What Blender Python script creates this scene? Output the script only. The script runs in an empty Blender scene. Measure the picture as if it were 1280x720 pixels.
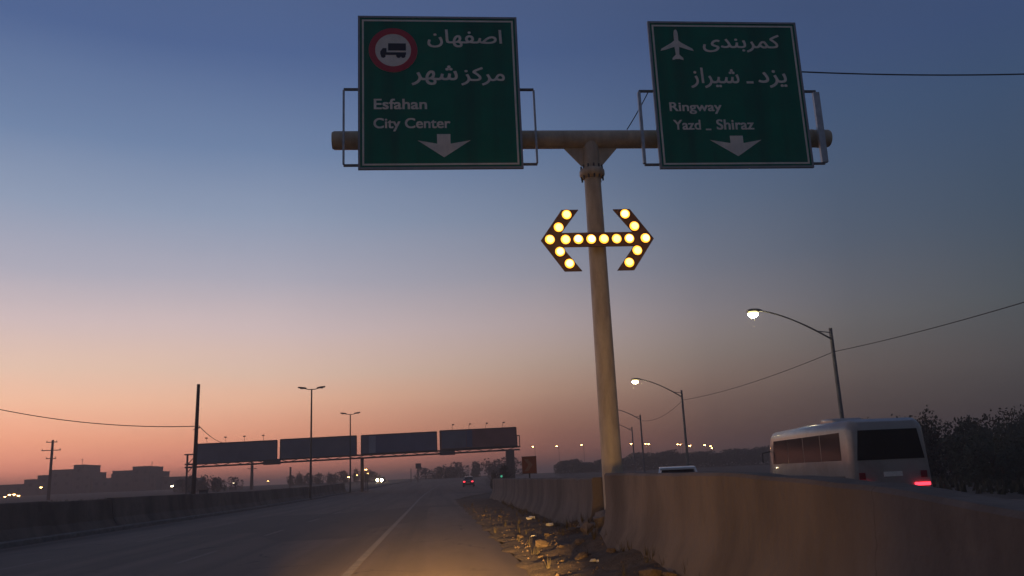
import bpy, bmesh, math, random
from mathutils import Matrix, Vector

S = bpy.context.scene
C = S.collection
PI = math.pi
rad = math.radians

# ------------------------------------------------------------------ camera
cam = bpy.data.objects.new('camera', bpy.data.cameras.new('camera'))
C.objects.link(cam)
S.camera = cam
cam.data.sensor_width = 36.0
cam.data.lens = 29.08
cam.data.clip_start = 0.05
cam.data.clip_end = 12000
EYE = 1.4
cam.matrix_world = Matrix.Translation((0, 0, EYE)) @ Matrix((
    (0.995109, 0.021454, -0.096427),
    (-0.089072, -0.227233, -0.969758),
    (-0.042717, 0.973604, -0.224211))).to_4x4()

# ------------------------------------------------------------------ sky: dusk, the sun has just set to the left
SUN_AZ = -50.0           # degrees from +Y, negative is left
W = bpy.data.worlds.new('World')
S.world = W
W.use_nodes = True
nt = W.node_tree
N, L = nt.nodes, nt.links
bg = N['Background']


def vmath(op, a=None, b=None):
    n = N.new('ShaderNodeVectorMath')
    n.operation = op
    for i, v in enumerate((a, b)):
        if v is None:
            continue
        if isinstance(v, tuple):
            n.inputs[i].default_value = v
        else:
            L.new(v, n.inputs[i])
    return n


def wmath(op, a, b=None, clamp=False):
    n = N.new('ShaderNodeMath')
    n.operation = op
    n.use_clamp = clamp
    for i, v in enumerate((a, b)):
        if v is None:
            continue
        if isinstance(v, (int, float)):
            n.inputs[i].default_value = v
        else:
            L.new(v, n.inputs[i])
    return n.outputs[0]


def ramp(tree, stops, fac=None, interp='LINEAR'):
    r = tree.nodes.new('ShaderNodeValToRGB')
    r.color_ramp.interpolation = interp
    el = r.color_ramp.elements
    while len(el) > 1:
        el.remove(el[-1])
    for i, (p, c) in enumerate(stops):
        e = el[0] if i == 0 else el.new(p)
        e.position = p
        e.color = (*c, 1) if len(c) == 3 else c
    if fac is not None:
        tree.links.new(fac, r.inputs[0])
    return r.outputs[0]


tc = N.new('ShaderNodeTexCoord')
dirn = vmath('NORMALIZE', tc.outputs['Generated']).outputs[0]
sep = N.new('ShaderNodeSeparateXYZ')
L.new(dirn, sep.inputs[0])
flat = vmath('NORMALIZE', vmath('MULTIPLY', dirn, (1, 1, 0)).outputs[0]).outputs[0]
cosaz = vmath('DOT_PRODUCT', flat, (math.sin(rad(SUN_AZ)), math.cos(rad(SUN_AZ)), 0)).outputs['Value']
# thin uneven haze layers: the colour bands waver a little
hn = N.new('ShaderNodeTexNoise')
hn.inputs['Scale'].default_value = 2.2
hn.inputs['Detail'].default_value = 4
L.new(vmath('MULTIPLY', dirn, (1, 1, 5)).outputs[0], hn.inputs['Vector'])
zf = wmath('ADD', sep.outputs['Z'], wmath('MULTIPLY', wmath('SUBTRACT', hn.outputs[0], .5), .03))
glow_side = ramp(nt, [
    (0.000, (.78, .265, .18)), (0.028, (1.42, .475, .32)), (0.060, (1.32, .545, .335)),
    (0.100, (1.19, .66, .44)), (0.133, (.97, .66, .51)), (0.182, (.750, .585, .575)),
    (0.239, (.490, .465, .545)), (0.303, (.310, .370, .505)), (0.379, (.178, .255, .420)),
    (0.479, (.084, .138, .300)), (0.75, (.070, .088, .155)), (1.0, (.070, .082, .130))], zf)
dim_side = ramp(nt, [
    (0.000, (.036, .033, .034)), (0.042, (.045, .043, .046)), (0.100, (.079, .078, .082)),
    (0.157, (.080, .095, .108)), (0.262, (.058, .089, .138)), (0.377, (.047, .084, .165)),
    (0.441, (.045, .078, .175)), (0.75, (.062, .076, .140)), (1.0, (.070, .082, .130))], zf)
az_low = ramp(nt, [(0.03, (0, 0, 0)), (0.20, (.02,) * 3), (0.36, (.065,) * 3), (0.53, (.24,) * 3), (0.777, (.76,) * 3), (0.913, (1, 1, 1))], cosaz)
az_high = ramp(nt, [(0.03, (0, 0, 0)), (0.20, (.09,) * 3), (0.36, (.27,) * 3), (0.53, (.60,) * 3), (0.777, (.95,) * 3), (0.913, (1, 1, 1))], cosaz)
mixa = N.new('ShaderNodeMix')
mixa.data_type = 'RGBA'
L.new(ramp(nt, [(0.03, (0, 0, 0)), (0.20, (1, 1, 1))], zf, 'EASE'), mixa.inputs[0])
L.new(az_low, mixa.inputs[6])
L.new(az_high, mixa.inputs[7])
azt = mixa.outputs[2]
mixs = N.new('ShaderNodeMix')
mixs.data_type = 'RGBA'
L.new(azt, mixs.inputs[0])
L.new(dim_side, mixs.inputs[6])
L.new(glow_side, mixs.inputs[7])
sky = N.new('ShaderNodeTexSky')
sky.sky_type = 'NISHITA'
sky.sun_disc = False
sky.sun_elevation = rad(-2.0)
sky.sun_rotation = rad(SUN_AZ)
sky.ozone_density = 2.0
mixn = N.new('ShaderNodeMix')
mixn.data_type = 'RGBA'
mixn.inputs[0].default_value = 0.08
L.new(mixs.outputs[2], mixn.inputs[6])
L.new(sky.outputs[0], mixn.inputs[7])
L.new(mixn.outputs[2], bg.inputs[0])
bg.inputs[1].default_value = 1.0

# the last of the sun's light, low from the left
sl = bpy.data.lights.new('sun', 'SUN')
sl.energy = 0.04
sl.angle = rad(12)
sl.color = (1, .55, .32)
so = bpy.data.objects.new('sun', sl)
C.objects.link(so)
so.rotation_euler = Vector((-math.sin(rad(SUN_AZ)), -math.cos(rad(SUN_AZ)), -math.sin(rad(2)))).to_track_quat('-Z', 'Y').to_euler()

# dipped headlamps of the car the picture is taken from: a flat low beam each, with a little stray light above the cut-off
for hx in (-0.62, 0.62):
    for nm, en, ang, sx, dz in (('headlamp_beam', 70000, 7.6, 2.5, -.052), ('headlamp_stray', 1150, 52, 1.0, .05)):
        hl = bpy.data.lights.new(nm, 'SPOT')
        hl.energy = en
        hl.color = (1, .54, .16)
        hl.spot_size = rad(ang)
        hl.spot_blend = 1.0
        hl.shadow_soft_size = .07
        ho = bpy.data.objects.new(nm, hl)
        C.objects.link(ho)
        ho.location = (hx + .05, 1.6, .66)
        ho.rotation_euler = Vector((-.02 if ang < 20 else .11, 1, dz)).to_track_quat('-Z', 'Y').to_euler()
        ho.scale = (sx, 1, 1)

S.view_settings.view_transform = 'Standard'
S.view_settings.look = 'None'
S.view_settings.exposure = 0
S.view_settings.gamma = 1
S.cycles.max_bounces = 6
S.cycles.volume_bounces = 0
S.cycles.use_denoising = True


# ------------------------------------------------------------------ helpers
def gz(y):
    """the land rises gently beyond the wall's end"""
    t = max(0.0, min(1.0, (y - 50) / 300.0))
    return 3.0 * t * t * (3 - 2 * t)


def cx(y):
    """the road bends gently to the right"""
    return 0.00025 * max(0.0, y - 60) ** 2 if y < 260 else 0.00025 * 40000 + .1 * (y - 260)


def sm(a, b, y):
    t = max(0.0, min(1.0, (y - a) / (b - a)))
    return t * t * (3 - 2 * t)


MATS = {}


def mat(name, col, rough=.7, metal=0.0, var=.25, scale=4.0, bump=0.0, bscale=30.0, dirt=None, dirt_amt=.5, dscale=1.2,
        spec=.5, stretch=(1, 1, 1), coat=0.0):
    m = bpy.data.materials.new(name)
    m.use_nodes = True
    t = m.node_tree
    b = t.nodes['Principled BSDF']
    b.inputs['Roughness'].default_value = rough
    b.inputs['Metallic'].default_value = metal
    b.inputs['Specular IOR Level'].default_value = spec
    b.inputs['Coat Weight'].default_value = coat
    co = t.nodes.new('ShaderNodeTexCoord')
    mp = t.nodes.new('ShaderNodeMapping')
    mp.inputs['Scale'].default_value = stretch
    t.links.new(co.outputs['Object'], mp.inputs[0])
    nz = t.nodes.new('ShaderNodeTexNoise')
    nz.inputs['Scale'].default_value = scale
    nz.inputs['Detail'].default_value = 6
    nz.inputs['Roughness'].default_value = .65
    t.links.new(mp.outputs[0], nz.inputs['Vector'])
    c = ramp(t, [(.3, tuple(v * (1 - var) for v in col)), (.7, tuple(min(1, v * (1 + var)) for v in col))], nz.outputs[0])
    if dirt:
        nd = t.nodes.new('ShaderNodeTexNoise')
        nd.inputs['Scale'].default_value = dscale
        nd.inputs['Detail'].default_value = 8
        nd.inputs['Roughness'].default_value = .7
        t.links.new(mp.outputs[0], nd.inputs['Vector'])
        f = ramp(t, [(.45, (0, 0, 0)), (.68, (dirt_amt,) * 3)], nd.outputs[0])
        mx = t.nodes.new('ShaderNodeMix')
        mx.data_type = 'RGBA'
        t.links.new(f, mx.inputs[0])
        t.links.new(c, mx.inputs[6])
        mx.inputs[7].default_value = (*dirt, 1)
        c = mx.outputs[2]
    t.links.new(c, b.inputs['Base Color'])
    if bump:
        nb = t.nodes.new('ShaderNodeTexNoise')
        nb.inputs['Scale'].default_value = bscale
        nb.inputs['Detail'].default_value = 5
        t.links.new(mp.outputs[0], nb.inputs['Vector'])
        bp = t.nodes.new('ShaderNodeBump')
        bp.inputs['Strength'].default_value = bump
        bp.inputs['Distance'].default_value = .05
        t.links.new(nb.outputs[0], bp.inputs['Height'])
        t.links.new(bp.outputs[0], b.inputs['Normal'])
    MATS[name] = m
    return m


def emat(name, col, strength, base=(.3, .3, .3)):
    m = bpy.data.materials.new(name)
    m.use_nodes = True
    b = m.node_tree.nodes['Principled BSDF']
    b.inputs['Base Color'].default_value = (*base, 1)
    b.inputs['Emission Color'].default_value = (*col, 1)
    b.inputs['Emission Strength'].default_value = strength
    b.inputs['Roughness'].default_value = .3
    MATS[name] = m
    return m


mat('dirt', (.080, .058, .042), .95, var=.45, scale=.6, bump=.6, bscale=9, dirt=(.05, .037, .028), dscale=.12)
mat('verge_dirt', (.10, .068, .046), .95, var=.5, scale=3, bump=.9, bscale=14, dirt=(.035, .022, .016), dirt_amt=.8, dscale=.9)
mat('asphalt', (.190, .143, .113), .8, var=.22, scale=1.4, bump=.25, bscale=120, dirt=(.115, .090, .074), dirt_amt=.6, dscale=.35, stretch=(1, .16, 1), spec=.25)
mat('road_paint', (.225, .185, .152), .75, var=.35, scale=9, dirt=(.13, .11, .10), dirt_amt=.95, dscale=3)
mat('road_paint_worn', (.205, .165, .135), .8, var=.25, scale=7, dirt=(.15, .115, .094), dirt_amt=1.0, dscale=2.2)
mat('concrete', (.185, .145, .116), .9, var=.28, scale=2.2, bump=.35, bscale=11, dirt=(.085, .060, .045), dirt_amt=.8, dscale=.55, stretch=(1, .8, .65))
mat('kerb_stone', (.20, .185, .17), .9, var=.3, scale=3, bump=.3)
mat('gantry_paint', (.56, .46, .32), .45, var=.16, scale=5, dirt=(.22, .15, .10), dirt_amt=.55, dscale=2.2, stretch=(1, 1, .3))
mat('galvanised', (.42, .42, .42), .42, .55, var=.2, scale=9)
mat('sign_green', (.002, .185, .11), .55, var=.10, scale=2, dirt=(.008, .12, .08), dirt_amt=.3, dscale=1.5, spec=.2)
mat('sign_back', (.30, .30, .30), .5, .4, var=.15)
mat('sign_white', (.84, .76, .64), .6, var=.10, scale=3, dirt=(.42, .37, .31), dirt_amt=.4, dscale=2)
mat('sign_red', (.50, .03, .045), .45, var=.12, scale=3)
mat('sign_black', (.02, .02, .03), .5, var=.1)
mat('arrow_board', (.20, .10, .05), .6, var=.2, scale=6)
mat('lamp_housing', (.10, .06, .03), .5, var=.2)
mat('dark_metal', (.07, .068, .066), .55, .2, var=.25, scale=5)
mat('pole_grey', (.17, .165, .16), .6, .2, var=.25, scale=4)
mat('wood_pole', (.09, .065, .05), .9, var=.35, scale=6, stretch=(1, 1, .2))
mat('cable_black', (.03, .03, .03), .6, var=.1)
mat('board_slate', (.15, .16, .19), .7, var=.18, scale=.5)
mat('board_navy', (.10, .12, .19), .7, var=.2, scale=.4)
mat('board_rust', (.26, .10, .085), .7, var=.25, scale=.4)
mat('board_pale', (.30, .33, .38), .7, var=.15, scale=.6)
mat('rust_paint', (.30, .10, .055), .7, var=.25, scale=6, dirt=(.16, .06, .035), dirt_amt=.6, dscale=6)
mat('chevron_pale', (.33, .18, .12), .7, var=.2, scale=8)
mat('plaster_a', (.12, .095, .085), .9, var=.2, scale=.3)
mat('plaster_b', (.09, .075, .07), .9, var=.2, scale=.3)
mat('brick_far', (.09, .06, .05), .9, var=.25, scale=.4)
mat('glass_dark', (.02, .020, .021), .12, var=.1, spec=.3)
mat('bus_white', (.38, .335, .28), .24, var=.06, scale=1.2, dirt=(.25, .21, .17), dirt_amt=.6, dscale=1.1, coat=.4)
mat('car_white', (.66, .65, .62), .3, var=.04, scale=1, coat=.6)
mat('car_grey', (.14, .14, .15), .3, .3, var=.06, coat=.6)
mat('tyre', (.02, .02, .02), .9, var=.2)
mat('rim', (.35, .35, .36), .4, .7, var=.1)
mat('bark', (.075, .055, .042), .95, var=.35, scale=5, stretch=(1, 1, .3))
mat('leaf_dark', (.042, .052, .030), .85, var=.4, scale=1.2)
mat('leaf_dry', (.065, .06, .04), .85, var=.4, scale=1.2)
mat('stone', (.115, .082, .058), .95, var=.35, scale=6, bump=.5)
mat('litter', (.62, .60, .56), .8, var=.12)
mat('scrub', (.06, .055, .032), .9, var=.4, scale=3)
emat('amber_lens', (1, .36, .03), 2.9, (.8, .45, .1))
emat('amber_core', (1, .66, .22), 3.2, (.9, .7, .3))
emat('street_lens', (1, .86, .46), 80.0)
emat('street_rim', (1, .78, .30), 1.9)
emat('street_dead', (1, .9, .7), 0.0, (.5, .5, .48))
emat('sodium_lens', (1, .52, .16), 34.0)
emat('pale_lens', (1, .80, .50), 32.0)
emat('head_lens', (1, .80, .42), 160.0)
emat('tail_lens', (1, .035, .06), 3.6, (.4, .01, .02))
emat('tail_off', (1, .03, .05), 0.0, (.25, .01, .02))
emat('signal_green', (.1, .9, .5), .45)


def wear(name, crack_scale, crack_w, crack_col, amt, streak=None, streak_col=None, streak_amt=.5, patch=None):
    """adds cracks, streaks and repair patches, all wear with a shape of its own, on top of a material's colour"""
    t = MATS[name].node_tree
    b = t.nodes['Principled BSDF']
    c = b.inputs['Base Color'].links[0].from_socket
    co = t.nodes.new('ShaderNodeTexCoord').outputs['Object']

    def noise(scale, stretch=(1, 1, 1), detail=6):
        m_ = t.nodes.new('ShaderNodeMapping')
        m_.inputs['Scale'].default_value = stretch
        t.links.new(co, m_.inputs[0])
        n_ = t.nodes.new('ShaderNodeTexNoise')
        n_.inputs['Scale'].default_value = scale
        n_.inputs['Detail'].default_value = detail
        t.links.new(m_.outputs[0], n_.inputs['Vector'])
        return n_

    def over(c_, f_, col):
        mx_ = t.nodes.new('ShaderNodeMix')
        mx_.data_type = 'RGBA'
        t.links.new(f_, mx_.inputs[0])
        t.links.new(c_, mx_.inputs[6])
        mx_.inputs[7].default_value = (*col, 1)
        return mx_.outputs[2]

    if streak:
        c = over(c, ramp(t, [(.46, (0, 0, 0)), (.66, (streak_amt,) * 3)], noise(streak[0], streak[1]).outputs[0]), streak_col)
    if patch:
        v_ = t.nodes.new('ShaderNodeTexVoronoi')
        v_.distance = 'CHEBYCHEV'
        v_.inputs['Scale'].default_value = patch[0]
        m_ = t.nodes.new('ShaderNodeMapping')
        m_.inputs['Scale'].default_value = patch[1]
        t.links.new(co, m_.inputs[0])
        t.links.new(m_.outputs[0], v_.inputs['Vector'])
        s_ = t.nodes.new('ShaderNodeSeparateColor')
        t.links.new(v_.outputs['Color'], s_.inputs[0])
        c = over(c, ramp(t, [(.80, (0, 0, 0)), (.81, (patch[3],) * 3)], s_.outputs[0]), patch[2])
    dn = noise(1.6)
    ad = t.nodes.new('ShaderNodeVectorMath')
    ad.operation = 'MULTIPLY_ADD'
    t.links.new(dn.outputs['Color'], ad.inputs[0])
    ad.inputs[1].default_value = (.7, .7, .7)
    t.links.new(co, ad.inputs[2])
    vo = t.nodes.new('ShaderNodeTexVoronoi')
    vo.feature = 'DISTANCE_TO_EDGE'
    vo.inputs['Scale'].default_value = crack_scale
    t.links.new(ad.outputs[0], vo.inputs['Vector'])
    cr = ramp(t, [(0.0, (amt,) * 3), (crack_w, (0, 0, 0))], vo.outputs['Distance'])
    mk = t.nodes.new('ShaderNodeMath')
    mk.operation = 'MULTIPLY'
    t.links.new(cr, mk.inputs[0])
    t.links.new(ramp(t, [(.48, (0, 0, 0)), (.60, (1, 1, 1))], noise(.5).outputs[0]), mk.inputs[1])
    c = over(c, mk.outputs[0], crack_col)
    t.links.new(c, b.inputs['Base Color'])


wear('concrete', .42, .007, (.04, .03, .024), .5, (1.1, (1, .8, .28)), (.060, .045, .036), .6)
wear('sign_green', .05, .0001, (.01, .06, .05), .1, (2.2, (1, 1, .06)), (.012, .085, .065), .5)
wear('asphalt', .28, .012, (.03, .026, .024), .85, (1.1, (1, .012, 1)), (.105, .082, .068), .7, (.16, (1, .35, 1), (.11, .086, .072), .7))
mat('weed', (.05, .04, .022), .9, var=.4, scale=6)


class MB:
    """collects shapes into one mesh"""

    def __init__(s):
        s.v = []
        s.f = []

    def poly(s, pts):
        b = len(s.v)
        s.v += [tuple(p) for p in pts]
        s.f.append(tuple(range(b, b + len(pts))))
        return s

    def box(s, x0, x1, y0, y1, z0, z1):
        b = len(s.v)
        s.v += [(x, y, z) for z in (z0, z1) for y in (y0, y1) for x in (x0, x1)]
        for q in ((0, 2, 3, 1), (4, 5, 7, 6), (0, 1, 5, 4), (2, 6, 7, 3), (0, 4, 6, 2), (1, 3, 7, 5)):
            s.f.append(tuple(b + i for i in q))
        return s

    def tube(s, pts, rs, n=10, cap=True, phase=0.0, sx=1.0):
        pts = [Vector(p) for p in pts]
        if isinstance(rs, (int, float)):
            rs = [rs] * len(pts)
        b = len(s.v)
        up = None
        for i, p in enumerate(pts):
            d = (pts[min(i + 1, len(pts) - 1)] - pts[max(i - 1, 0)])
            d = d.normalized() if d.length > 1e-9 else Vector((0, 0, 1))
            if up is None:
                ref = Vector((0, 1, 0)) if abs(d.y) < .9 else Vector((1, 0, 0))
                a = d.cross(ref).normalized()
            else:
                a = (up - d * up.dot(d)).normalized()
            up = a
            c = d.cross(a)
            for k in range(n):
                t = 2 * PI * k / n + phase
                s.v.append(tuple(p + (a * math.cos(t) * sx + c * math.sin(t)) * rs[i]))
        m = len(pts)
        for i in range(m - 1):
            for k in range(n):
                k2 = (k + 1) % n
                s.f.append((b + i * n + k, b + i * n + k2, b + (i + 1) * n + k2, b + (i + 1) * n + k))
        if cap:
            s.f.append(tuple(b + k for k in reversed(range(n))))
            s.f.append(tuple(b + (m - 1) * n + k for k in range(n)))
        return s

    def prism_y(s, xz, y0, y1):
        """outline in the XZ plane given thickness along Y"""
        n = len(xz)
        b = len(s.v)
        s.v += [(x, y0, z) for x, z in xz] + [(x, y1, z) for x, z in xz]
        s.f.append(tuple(b + i for i in range(n)))
        s.f.append(tuple(b + n + i for i in reversed(range(n))))
        for i in range(n):
            j = (i + 1) % n
            s.f.append((b + j, b + i, b + n + i, b + n + j))
        return s

    def ring_y(s, x, z, r0, r1, y0, y1, n=40):
        b = len(s.v)
        for k in range(n):
            t = 2 * PI * k / n
            for r in (r0, r1):
                for y in (y0, y1):
                    s.v.append((x + r * math.cos(t), y, z + r * math.sin(t)))
        for k in range(n):
            a, c = b + 4 * k, b + 4 * ((k + 1) % n)
            s.f += [(a, c, c + 2, a + 2), (a + 1, a + 3, c + 3, c + 1), (a + 2, c + 2, c + 3, a + 3), (a, a + 1, c + 1, c)]
        return s

    def dome_y(s, x, y, z, r, depth, n=16, m=4):
        """lens bulging towards -Y"""
        b = len(s.v)
        s.v.append((x, y - depth, z))
        for i in range(1, m + 1):
            a = i / m * PI / 2
            for k in range(n):
                t = 2 * PI * k / n
                s.v.append((x + r * math.sin(a) * math.cos(t), y - depth * math.cos(a), z + r * math.sin(a) * math.sin(t)))
        for k in range(n):
            s.f.append((b, b + 1 + k, b + 1 + (k + 1) % n))
        for i in range(m - 1):
            for k in range(n):
                k2 = (k + 1) % n
                s.f.append((b + 1 + i * n + k, b + 1 + (i + 1) * n + k, b + 1 + (i + 1) * n + k2, b + 1 + i * n + k2))
        s.f.append(tuple(b + 1 + (m - 1) * n + k for k in range(n)))
        return s

    def loft(s, secs):
        n = len(secs[0])
        b = len(s.v)
        for sec in secs:
            s.v += [tuple(p) for p in sec]
        for i in range(len(secs) - 1):
            for k in range(n):
                k2 = (k + 1) % n
                s.f.append((b + i * n + k, b + i * n + k2, b + (i + 1) * n + k2, b + (i + 1) * n + k))
        s.f.append(tuple(b + k for k in reversed(range(n))))
        s.f.append(tuple(b + (len(secs) - 1) * n + k for k in range(n)))
        return s

    def mesh(s, name, m, smooth=False, bevel=0.0):
        me = bpy.data.meshes.new(name)
        me.from_pydata(s.v, [], s.f)
        bm = bmesh.new()
        bm.from_mesh(me)
        bmesh.ops.recalc_face_normals(bm, faces=bm.faces)
        if bevel:
            bmesh.ops.bevel(bm, geom=[e for e in bm.edges if len(e.link_faces) == 2 and e.calc_face_angle(0) > .6], offset=bevel, segments=2, affect='EDGES', profile=.6, clamp_overlap=True)
        bm.to_mesh(me)
        bm.free()
        me.materials.append(MATS[m])
        if smooth:
            for p in me.polygons:
                p.use_smooth = True
            try:
                me.set_sharp_from_angle(angle=rad(42))
            except Exception:
                pass
        return me

    def build(s, name, m, parent=None, smooth=False, bevel=0.0):
        o = bpy.data.objects.new(name, s.mesh(name, m, smooth, bevel))
        C.objects.link(o)
        if parent is not None:
            o.parent = parent
        return o


def tag(o, label=None, cat=None, group=None, kind=None):
    if label:
        o['label'] = label
    if cat:
        o['category'] = cat
    if group:
        o['group'] = group
    if kind:
        o['kind'] = kind
    return o


def thing(name, label, cat, loc=(0, 0, 0), rz=0.0, group=None):
    o = bpy.data.objects.new(name, None)
    o.empty_display_size = .2
    C.objects.link(o)
    o.location = loc
    o.rotation_euler = (0, 0, rz)
    return tag(o, label, cat, group)


def copy_tree(o, parent=None):
    c = o.copy()
    C.objects.link(c)
    c.parent = parent
    for ch in list(o.children):
        copy_tree(ch, c)
    return c


def put(me, name, parent=None, loc=(0, 0, 0), rot=(0, 0, 0), scale=(1, 1, 1)):
    o = bpy.data.objects.new(name, me)
    C.objects.link(o)
    o.location, o.rotation_euler, o.scale = loc, rot, scale
    if parent is not None:
        o.parent = parent
    return o


# ------------------------------------------------------------------ ground and roads
YS = [-30, -10, 0, 5, 10, 15, 20, 30, 40, 50, 60, 70, 80, 90, 100, 110, 120, 130, 145, 160, 180, 200, 225, 250, 280, 310, 350, 420, 600, 1000, 1600]


def ribbon(name, m, lf, rf, dz, ys=YS, nx=1):
    mb = MB()
    for y in ys:
        a, b = lf(y), rf(y)
        for i in range(nx + 1):
            mb.v.append((a + (b - a) * i / nx, y, gz(y) + dz))
    k = nx + 1
    for j in range(len(ys) - 1):
        for i in range(nx):
            mb.f.append((j * k + i, j * k + i + 1, (j + 1) * k + i + 1, (j + 1) * k + i))
    return mb.build(name, m)


tag(ribbon('ground', 'dirt', lambda y: -1600, lambda y: 1600, -.05, YS, 40), kind='structure')


def right_edge(y):
    return 1.4 + cx(y) + 5.4 * sm(62, 100, y)


YR = [y for y in YS if y <= 600]
road = tag(ribbon('road', 'asphalt', lambda y: -13.2 + cx(y), right_edge, 0.0, YR, 4), kind='structure')
tag(ribbon('oncoming_road', 'asphalt', lambda y: -27.5 + cx(y), lambda y: -15.2 + cx(y), 0.0, YR, 4), kind='structure')
tag(ribbon('slip_road', 'asphalt', lambda y: 6.4 + cx(y) + 3.0 * sm(70, 120, y), lambda y: 19.5 + cx(y) + .03 * max(0, y - 40), -.012, YR, 4), kind='structure')


def strip(name, xc, y0, y1, wd, m, parent, dz=.005, n=8):
    mb = MB()
    for i in range(n + 1):
        y = y0 + (y1 - y0) * i / n
        for s in (-1, 1):
            mb.v.append((xc + cx(y) + s * wd / 2, y, gz(y) + dz))
    for i in range(n):
        mb.f.append((2 * i, 2 * i + 1, 2 * i + 3, 2 * i + 2))
    return mb.build(name, m, parent)


strip('lane_line', -1.46, 2, 150, .15, 'road_paint', road, .005, 60)
strip('edge_line', -12.7, 8, 190, .15, 'road_paint', road, .005, 60)
for xc in (-5.3, -9.1):
    for k in range(13):
        y0 = 9.2 + 9 * k
        strip('lane_dash', xc, y0, y0 + 3.2, .13, 'road_paint_worn', road, .005, 2)

# kerb and concrete wall of the median
def wall_run(secfn, ys):
    mb = MB()
    mb.loft([secfn(y) for y in ys])
    return mb


YM = [14, 22, 30, 40, 50, 60, 70, 80, 90, 100, 110, 120]
kb = wall_run(lambda y: [(x + cx(y), y, z + gz(y)) for x, z in ((-13.5, -.1), (-13.2, -.1), (-13.2, .13), (-13.24, .16), (-13.5, .16))], YM + [135, 150, 170, 190, 220])
tag(kb.build('kerb', 'kerb_stone'), kind='structure')
mw = thing('median_wall', 'long low concrete wall of the median along the left edge of the road', 'wall')
rr = random.Random(5)
yy = 14.0
while yy < 118:
    ln = 6.0
    dzj, dxj = rr.uniform(-.025, .025), rr.uniform(-.015, .015)
    y0, y1 = yy + .012, yy + ln - .012
    wall_run(lambda y: [(x + cx(y) + dxj, y, z + gz(y) + (dzj if z > .2 else 0)) for x, z in ((-14.25, -.1), (-13.55, -.1), (-13.55, .16), (-13.75, .48), (-13.86, 1.28), (-13.89, 1.31), (-14.06, 1.31), (-14.09, 1.28), (-14.25, .3))], [y0, (y0 + y1) / 2, y1]).build('wall_section', 'concrete', mw)
    yy += ln

# ------------------------------------------------------------------ verge of earth and rubble along the right-hand wall
def vfun(u, y):
    """height over the verge; u runs 0 at the asphalt edge to 1 at the wall"""
    r = math.sin(y * 2.3 + u * 4) * .02 + math.sin(y * 5.1 - u * 9) * .014 + math.sin(y * 1.1 + u * 2.2) * .025
    h = .02 + .05 * sm(.0, .5, u) + .05 * sm(.55, 1, u) + r * sm(0, .3, u)
    h += .38 * math.exp(-((y - 17.6) / 2.1) ** 2) * sm(.35, 1, u)      # heap by the gap in the wall
    h += .13 * math.exp(-((y - 12.6) / 1.8) ** 2) * sm(.3, .9, u)
    return h * (1 - sm(56, 66, y))


def wx(y):
    """face of the right-hand wall"""
    return 3.18 if y < 16 else 3.18 + (y - 16) * .0185


vr = random.Random(11)
vm = MB()
nu = 22
vys = [2 + .22 * i for i in range(130)] + [31 + .8 * i for i in range(46)]
for j, y in enumerate(vys):
    for i in range(nu + 1):
        u = i / nu
        e = 1.37 + .07 * math.sin(y * 1.7) + .05 * math.sin(y * 4.3)
        far = wx(y) + .06 if not (16.2 < y < 19.4) else 4.9
        if y > 60:
            far = wx(60) + .1 - (wx(60) - 1.4) * sm(60, 66, y) * .7
        jit = vr.uniform(-.018, .018) * (1 if 0 < i < nu else 0)
        vm.v.append((e + (far - e) * u, y, vfun(u, y) + jit + .006 + gz(y) if i else .004))
k = nu + 1
for j in range(len(vys) - 1):
    for i in range(nu):
        vm.f.append((j * k + i, j * k + i + 1, (j + 1) * k + i + 1, (j + 1) * k + i))
tag(vm.build('verge', 'verge_dirt', smooth=True), kind='structure')


def vz(x, y):
    far = wx(y) + .1
    u = (x - 1.37) / (far - 1.37)
    return vfun(max(0, min(1, u)), y)


def rock_mesh(seed, r=1.0):
    g = random.Random(seed)
    bm = bmesh.new()
    bmesh.ops.create_icosphere(bm, subdivisions=1, radius=r)
    for v in bm.verts:
        v.co *= g.uniform(.68, 1.15)
        v.co.z *= .62
    me = bpy.data.meshes.new('stone')
    bm.to_mesh(me)
    bm.free()
    me.materials.append(MATS['stone'])
    return me


RM = [rock_mesh(i) for i in range(5)]
rg = random.Random(21)
for i in range(22):
    y = rg.uniform(8.5, 34) if i > 12 else rg.uniform(9, 19)
    x = rg.uniform(1.75, wx(y) - .15)
    s = rg.uniform(.05, .13) if i > 2 else rg.uniform(.13, .18)
    o = put(RM[i % 5], 'stone', None, (x, y, vz(x, y) + s * .2), (rg.uniform(-.4, .4), rg.uniform(-.4, .4), rg.uniform(0, 6)), (s, s * rg.uniform(.7, 1.2), s))
    tag(o, 'loose brown stone lying in the dirt verge between road and wall', 'stone', 'stones on the dirt verge')
pm = MB()
g = random.Random(4)
for i in range(900):
    y = g.uniform(6, 46)
    x = g.uniform(1.55, wx(y) - .03)
    s = g.uniform(.012, .04)
    z = vz(x, y) + s * .3
    a = g.uniform(0, 6)
    q = [(x + s * math.cos(a + t) * g.uniform(.7, 1.2), y + s * math.sin(a + t) * g.uniform(.7, 1.2), z - s * .4) for t in (0, 1.6, 3.1, 4.7)]
    b = len(pm.v)
    pm.v += q + [(x, y, z + s * .6)]
    pm.f += [(b, b + 1, b + 4), (b + 1, b + 2, b + 4), (b + 2, b + 3, b + 4), (b + 3, b, b + 4)]
tag(pm.build('gravel', 'stone'), 'small gravel scattered over the dirt verge', 'gravel', kind='stuff')


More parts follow.
